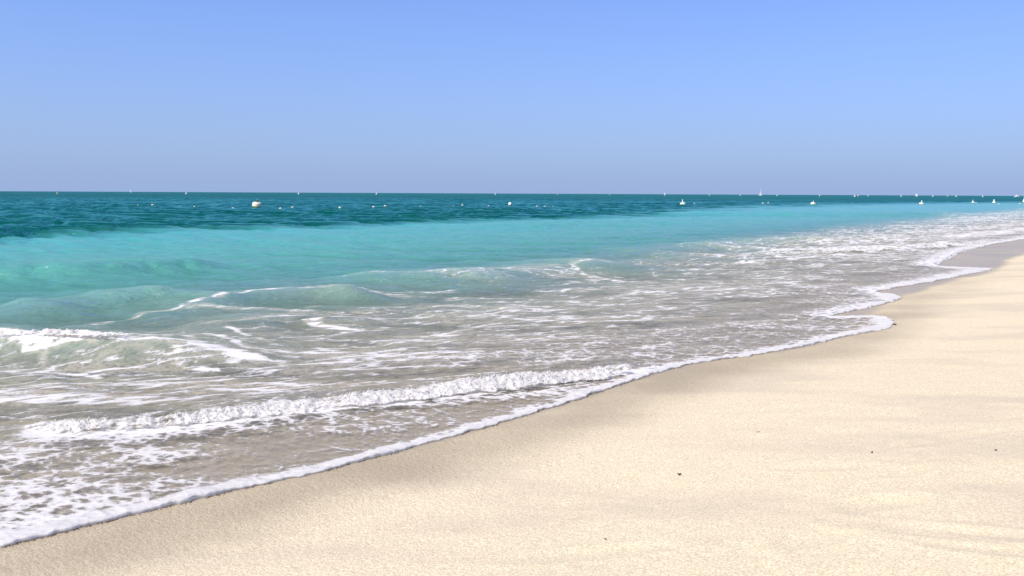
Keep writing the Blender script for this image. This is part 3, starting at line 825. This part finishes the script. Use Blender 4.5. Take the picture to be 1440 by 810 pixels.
# far line of markers close under the horizon
def far_marker_proto(label, px, py, topmat, h):
    b = thing('far_marker', label, 'buoy', P3(px, py, 0.0), 'far marker buoys under the horizon')
    lathe([(.75, .95), (.9, .6), (.92, .2), (.8, -.3), (0, -.6)], DULL, 'hull', b, 18)
    lathe([(.75, .95), (.42, 1.15), (.24, 1.3), (.24, h - .3), (.36, h - .25), (.30, h), (0, h + .05)], topmat, 'post', b, 14)
    return b
far = [(81, 272.6, 'farthest left of them, left of the tiny distant sail', ORANGE), (262, 273.2, 'second from the left of them, far behind the floats', WHITE), (420, 273.4, 'right of the biggest cream buoy', WHITE),
       (529.5, 273.8, 'halfway between biggest buoy and ball buoy', WHITE), (696.5, 274.0, 'just left of the ball buoy', WHITE),
       (784, 274.0, 'small reddish one right of the ball buoy', ORANGE), (857.5, 274.3, 'reddish one midway between ball buoy and post buoy', ORANGE), (997.5, 275.0, 'just right of the cream post buoy', WHITE),
       (1041, 275.2, 'left of the tall sailing boat', WHITE), (1092.8, 275.6, 'right of the tall sailing boat', WHITE), (1152.6, 275.9, 'right of the second big buoy', WHITE), (1202, 276.9, 'brightest, midway between second and third big buoys', WHITE),
       (1206.5, 276.0, 'close right of the brightest one', WHITE), (1220.7, 276.0, 'two steps right of the brightest one', WHITE), (1267.2, 276.6, 'left of the small white sail', WHITE), (1311.8, 276.8, 'right of the small white sail', WHITE),
       (1344.6, 277.0, 'left of the low flat cream buoy', WHITE), (1382, 277.2, 'between the two rightmost post buoys', WHITE)]
protoW = protoO = None
for px, py, lab, mt in far:
    hor = 269.5 + 6.55 * px / 1440
    lab = 'far marker buoy under the horizon, ' + lab
    proto = protoW if mt is WHITE else protoO
    dist = CAM_H * F_PX / max(py - hor, 1.5)
    sc = np.clip(dist / 1000.0, 0.4, 1.1)
    if proto is None:
        o = far_marker_proto(lab, px, py, mt, 2.2)
        if mt is WHITE: protoW = o
        else: protoO = o
        o.scale = (sc,) * 3
    else:
        copy_tree(proto, lab, P3(px, py, 0.0), sc)
o = copy_tree(protoW, 'white pillar buoy standing above the horizon left of the cream post buoy', P3(935, 275.0, 0.0), 1.0)
o.scale = (1.2, 1.2, 2.0)

# boats
def hull(name, L_, B_, Hh, mat, parent):
    bm = bmesh.new(); rows = []
    n = 15
    for i in range(n):
        t = i / (n - 1); x = -L_ / 2 + L_ * t
        wdt = B_ / 2 * (0.75 + 0.25 * math.sin(math.pi * min(t * 1.2, 1))) * (1 - max(0, (t - .45) / .55) ** 2.2)
        wdt = max(wdt, 0.02); sheer = Hh * (1 + 0.35 * max(0, t - .3) ** 1.5)
        rows.append([bm.verts.new((x, s * wdt * f, z)) for s, f, z in ((-1, 1, sheer), (-1, .85, sheer * .3), (-1, .3, -.4), (1, .3, -.4), (1, .85, sheer * .3), (1, 1, sheer))])
    for a, b_ in zip(rows[:-1], rows[1:]):
        for i in range(5): bm.faces.new([a[i], a[i + 1], b_[i + 1], b_[i]])
        bm.faces.new([a[5], a[0], b_[0], b_[5]])
    bm.faces.new(rows[0]); bm.faces.new(list(reversed(rows[-1])))
    bmesh.ops.recalc_face_normals(bm, faces=bm.faces)
    me = bpy.data.meshes.new(name); bm.to_mesh(me); bm.free()
    return link(name, me, mat, parent)

def far_place(px, dist):
    q = at(px, 320); v = Vector((q[0], q[1])); v = v / v.y * dist
    return (v.x, v.y, 0)

def tri_sail(name, parent, mat, pts, belly):
    """a curved three-cornered sail with thickness"""
    bm = bmesh.new(); n = 8; A, B, Cc = [Vector(p) for p in pts]
    for side in (0.0, 0.05):
        g = {}
        for i in range(n + 1):
            for j in range(n + 1 - i):
                u, v = i / n, j / n
                p = A * (1 - u - v) + B * u + Cc * v
                p = p + Vector((0, belly * 4 * (u * v + u * (1 - u - v) + v * (1 - u - v)) + side, 0))
                g[i, j] = bm.verts.new(p)
        for i in range(n):
            for j in range(n - i):
                bm.faces.new([g[i, j], g[i + 1, j], g[i, j + 1]])
                if j < n - i - 1: bm.faces.new([g[i + 1, j], g[i + 1, j + 1], g[i, j + 1]])
    me = bpy.data.meshes.new(name); bm.to_mesh(me); bm.free()
    for p in me.polygons: p.use_smooth = True
    return link(name, me, mat, parent)

def box(name, mat, parent, x0, x1, y0, y1, z0, z1, rake=0.0):
    return solid(name, mat, parent, [(x0, 0, z0), (x1, 0, z0), (x1 - rake, 0, z1), (x0 + rake * .4, 0, z1)], (0, 1, 0), y1 - y0)

def sailboat(label, px, dist, mast, L_, rz, jib=True, furl=1.0):
    b = thing('sailing_boat', label, 'sailing boat', far_place(px, dist), 'sailing boats on the horizon', (0, 0, rz))
    hull('hull', L_, L_ * .3, L_ * .10, WHITE, b)
    box('cabin', WHITE, b, -L_ * .12, L_ * .18, -L_ * .08, L_ * .08, L_ * .10, L_ * .17, L_ * .03)
    lathe([(.16, L_ * .1), (.14, mast * .6), (.10, mast), (0, mast + .1)], WHITE, 'mast', b, 10)
    tri_sail('mainsail', b, SAIL, [(-.25, 0, L_ * .22), (-.25, 0, mast * .95 * furl), (-L_ * .46, 0, L_ * .22)], L_ * .02)
    if jib: tri_sail('jib', b, SAIL, [(.4, 0, L_ * .16), (.2, 0, mast * .8 * furl), (L_ * .46, 0, L_ * .14)], -L_ * .02)
    return b
sailboat('tall white sailing boat on the horizon, right of centre', 1068, 1500, 11.5, 7.5, math.radians(14), True, 0.75)
sailboat('small white sailing boat on the horizon above the third big buoy', 1286.5, 1700, 6.2, 5.0, math.radians(-8), True)
sailboat('tiny pale sail on the horizon at far left', 186.3, 2600, 8.0, 5.5, math.radians(5), False)
def motorboat(label, px, dist, L_, rz, fly):
    b = thing('motor_yacht', label, 'motor boat', far_place(px, dist), 'motor boats on the horizon', (0, 0, rz))
    hull('hull', L_, L_ * .3, L_ * .11, WHITE, b)
    cb = box('cabin', WHITE, b, -L_ * .30, L_ * .22, -L_ * .11, L_ * .11, L_ * .11, L_ * .24, L_ * .08)
    box('window', GLASS, cb, -L_ * .24, L_ * .14, -L_ * .113, L_ * .113, L_ * .165, L_ * .21, L_ * .03)
    if fly:
        box('flybridge', WHITE, b, -L_ * .26, L_ * .08, -L_ * .10, L_ * .10, L_ * .24, L_ * .33, L_ * .04)
        box('canopy', WHITE, b, -L_ * .24, L_ * .02, -L_ * .09, L_ * .09, L_ * .44, L_ * .46, 0)
        box('radar_arch', STEEL, b, -L_ * .22, -L_ * .17, -L_ * .09, L_ * .09, L_ * .33, L_ * .44, 0)
    return b
motorboat('white motor yacht with an upper deck on the horizon near the right edge', 1427, 1450, 9.5, math.radians(185), True)
motorboat('small white motor boat on the horizon, right of the small sail', 1330.5, 1900, 5.5, math.radians(20), False)

# small dark specks laid along the front of the froth
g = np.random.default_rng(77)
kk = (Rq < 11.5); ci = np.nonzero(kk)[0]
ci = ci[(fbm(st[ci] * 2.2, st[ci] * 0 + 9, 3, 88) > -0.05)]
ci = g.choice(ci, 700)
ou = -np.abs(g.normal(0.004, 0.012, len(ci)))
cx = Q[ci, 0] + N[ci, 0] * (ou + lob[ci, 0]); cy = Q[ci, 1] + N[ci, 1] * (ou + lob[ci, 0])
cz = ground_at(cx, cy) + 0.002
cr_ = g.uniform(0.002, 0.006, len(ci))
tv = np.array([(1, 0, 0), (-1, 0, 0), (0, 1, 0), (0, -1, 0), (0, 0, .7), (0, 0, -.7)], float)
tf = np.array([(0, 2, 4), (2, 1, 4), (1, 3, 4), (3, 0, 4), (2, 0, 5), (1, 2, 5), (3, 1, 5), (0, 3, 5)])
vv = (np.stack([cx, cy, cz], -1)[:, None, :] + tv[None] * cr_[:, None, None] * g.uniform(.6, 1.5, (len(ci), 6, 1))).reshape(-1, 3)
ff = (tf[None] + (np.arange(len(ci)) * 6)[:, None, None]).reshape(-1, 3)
me = bpy.data.meshes.new('edge_specks'); me.from_pydata(vv.tolist(), [], ff.tolist())
link('edge_specks', me, paint('dark_specks', (0.07, 0.05, 0.035, 1), 0.9), kind='stuff', label='dark specks scattered along the front of the foam line')

# ------------------------------------------------------------------ scraps on the sand, and a dark lump for foam shade
SCRAP_AND_SHADE = paint('dark_weed_and_shade', (0.05, 0.035, 0.02, 1), 0.9)  # also colours the lump that stands for shade under the foam tip
def scrap(label, px, py, size, seed):
    z0 = 0.2
    for _ in range(4):
        q = at(px, py, z0); z0 = float(sand_height(np.array([q[0]]), np.array([q[1]]))[0][0])
    rs = random.Random(seed)
    bm = bmesh.new()
    bmesh.ops.create_icosphere(bm, subdivisions=2, radius=size * 0.75)
    for v in bm.verts:
        v.co.x *= 1.8; v.co.y *= 0.8; v.co.z *= 0.55
        v.co += Vector((rs.gauss(0, 1), rs.gauss(0, 1), rs.gauss(0, 1))) * size * .16
        v.co.z += 0.3 * v.co.x ** 2 / size
    me = bpy.data.meshes.new('scrap_or_shade_lump'); bm.to_mesh(me); bm.free()
    o = link('scrap_or_shade_lump', me, SCRAP_AND_SHADE, None, label=label, category='seaweed', group='dark scraps on the sand')
    o.location = (q[0], q[1], z0 + size * .3); o.rotation_euler = (0, 0, rs.uniform(-.5, .5))
scrap('dark scrap on the dry sand, largest, below the middle of the foam line', 955.5, 667.5, .011, 1)
scrap('tiny dark speck on the pale sand right of the largest scrap', 1066.5, 608.5, .010, 2)
scrap('tiny dark speck on sand in the lower middle of the beach', 851.5, 758.5, .006, 3)
scrap('tiny dark speck on the pale sand, rightmost of them', 1400.5, 633.5, .008, 4)
scrap('tiny dark speck on sand above the flattened footprints', 1226, 636.5, .007, 5)
scrap('tiny dark speck at the bottom of the picture left of centre', 525.5, 784.5, .006, 6)
scrap('dark lump standing for the shade under the tip of the farthest foam tongue', 1258, 457, .02, 7)  # no weed here: dark lump added as the shaded underside of the foam
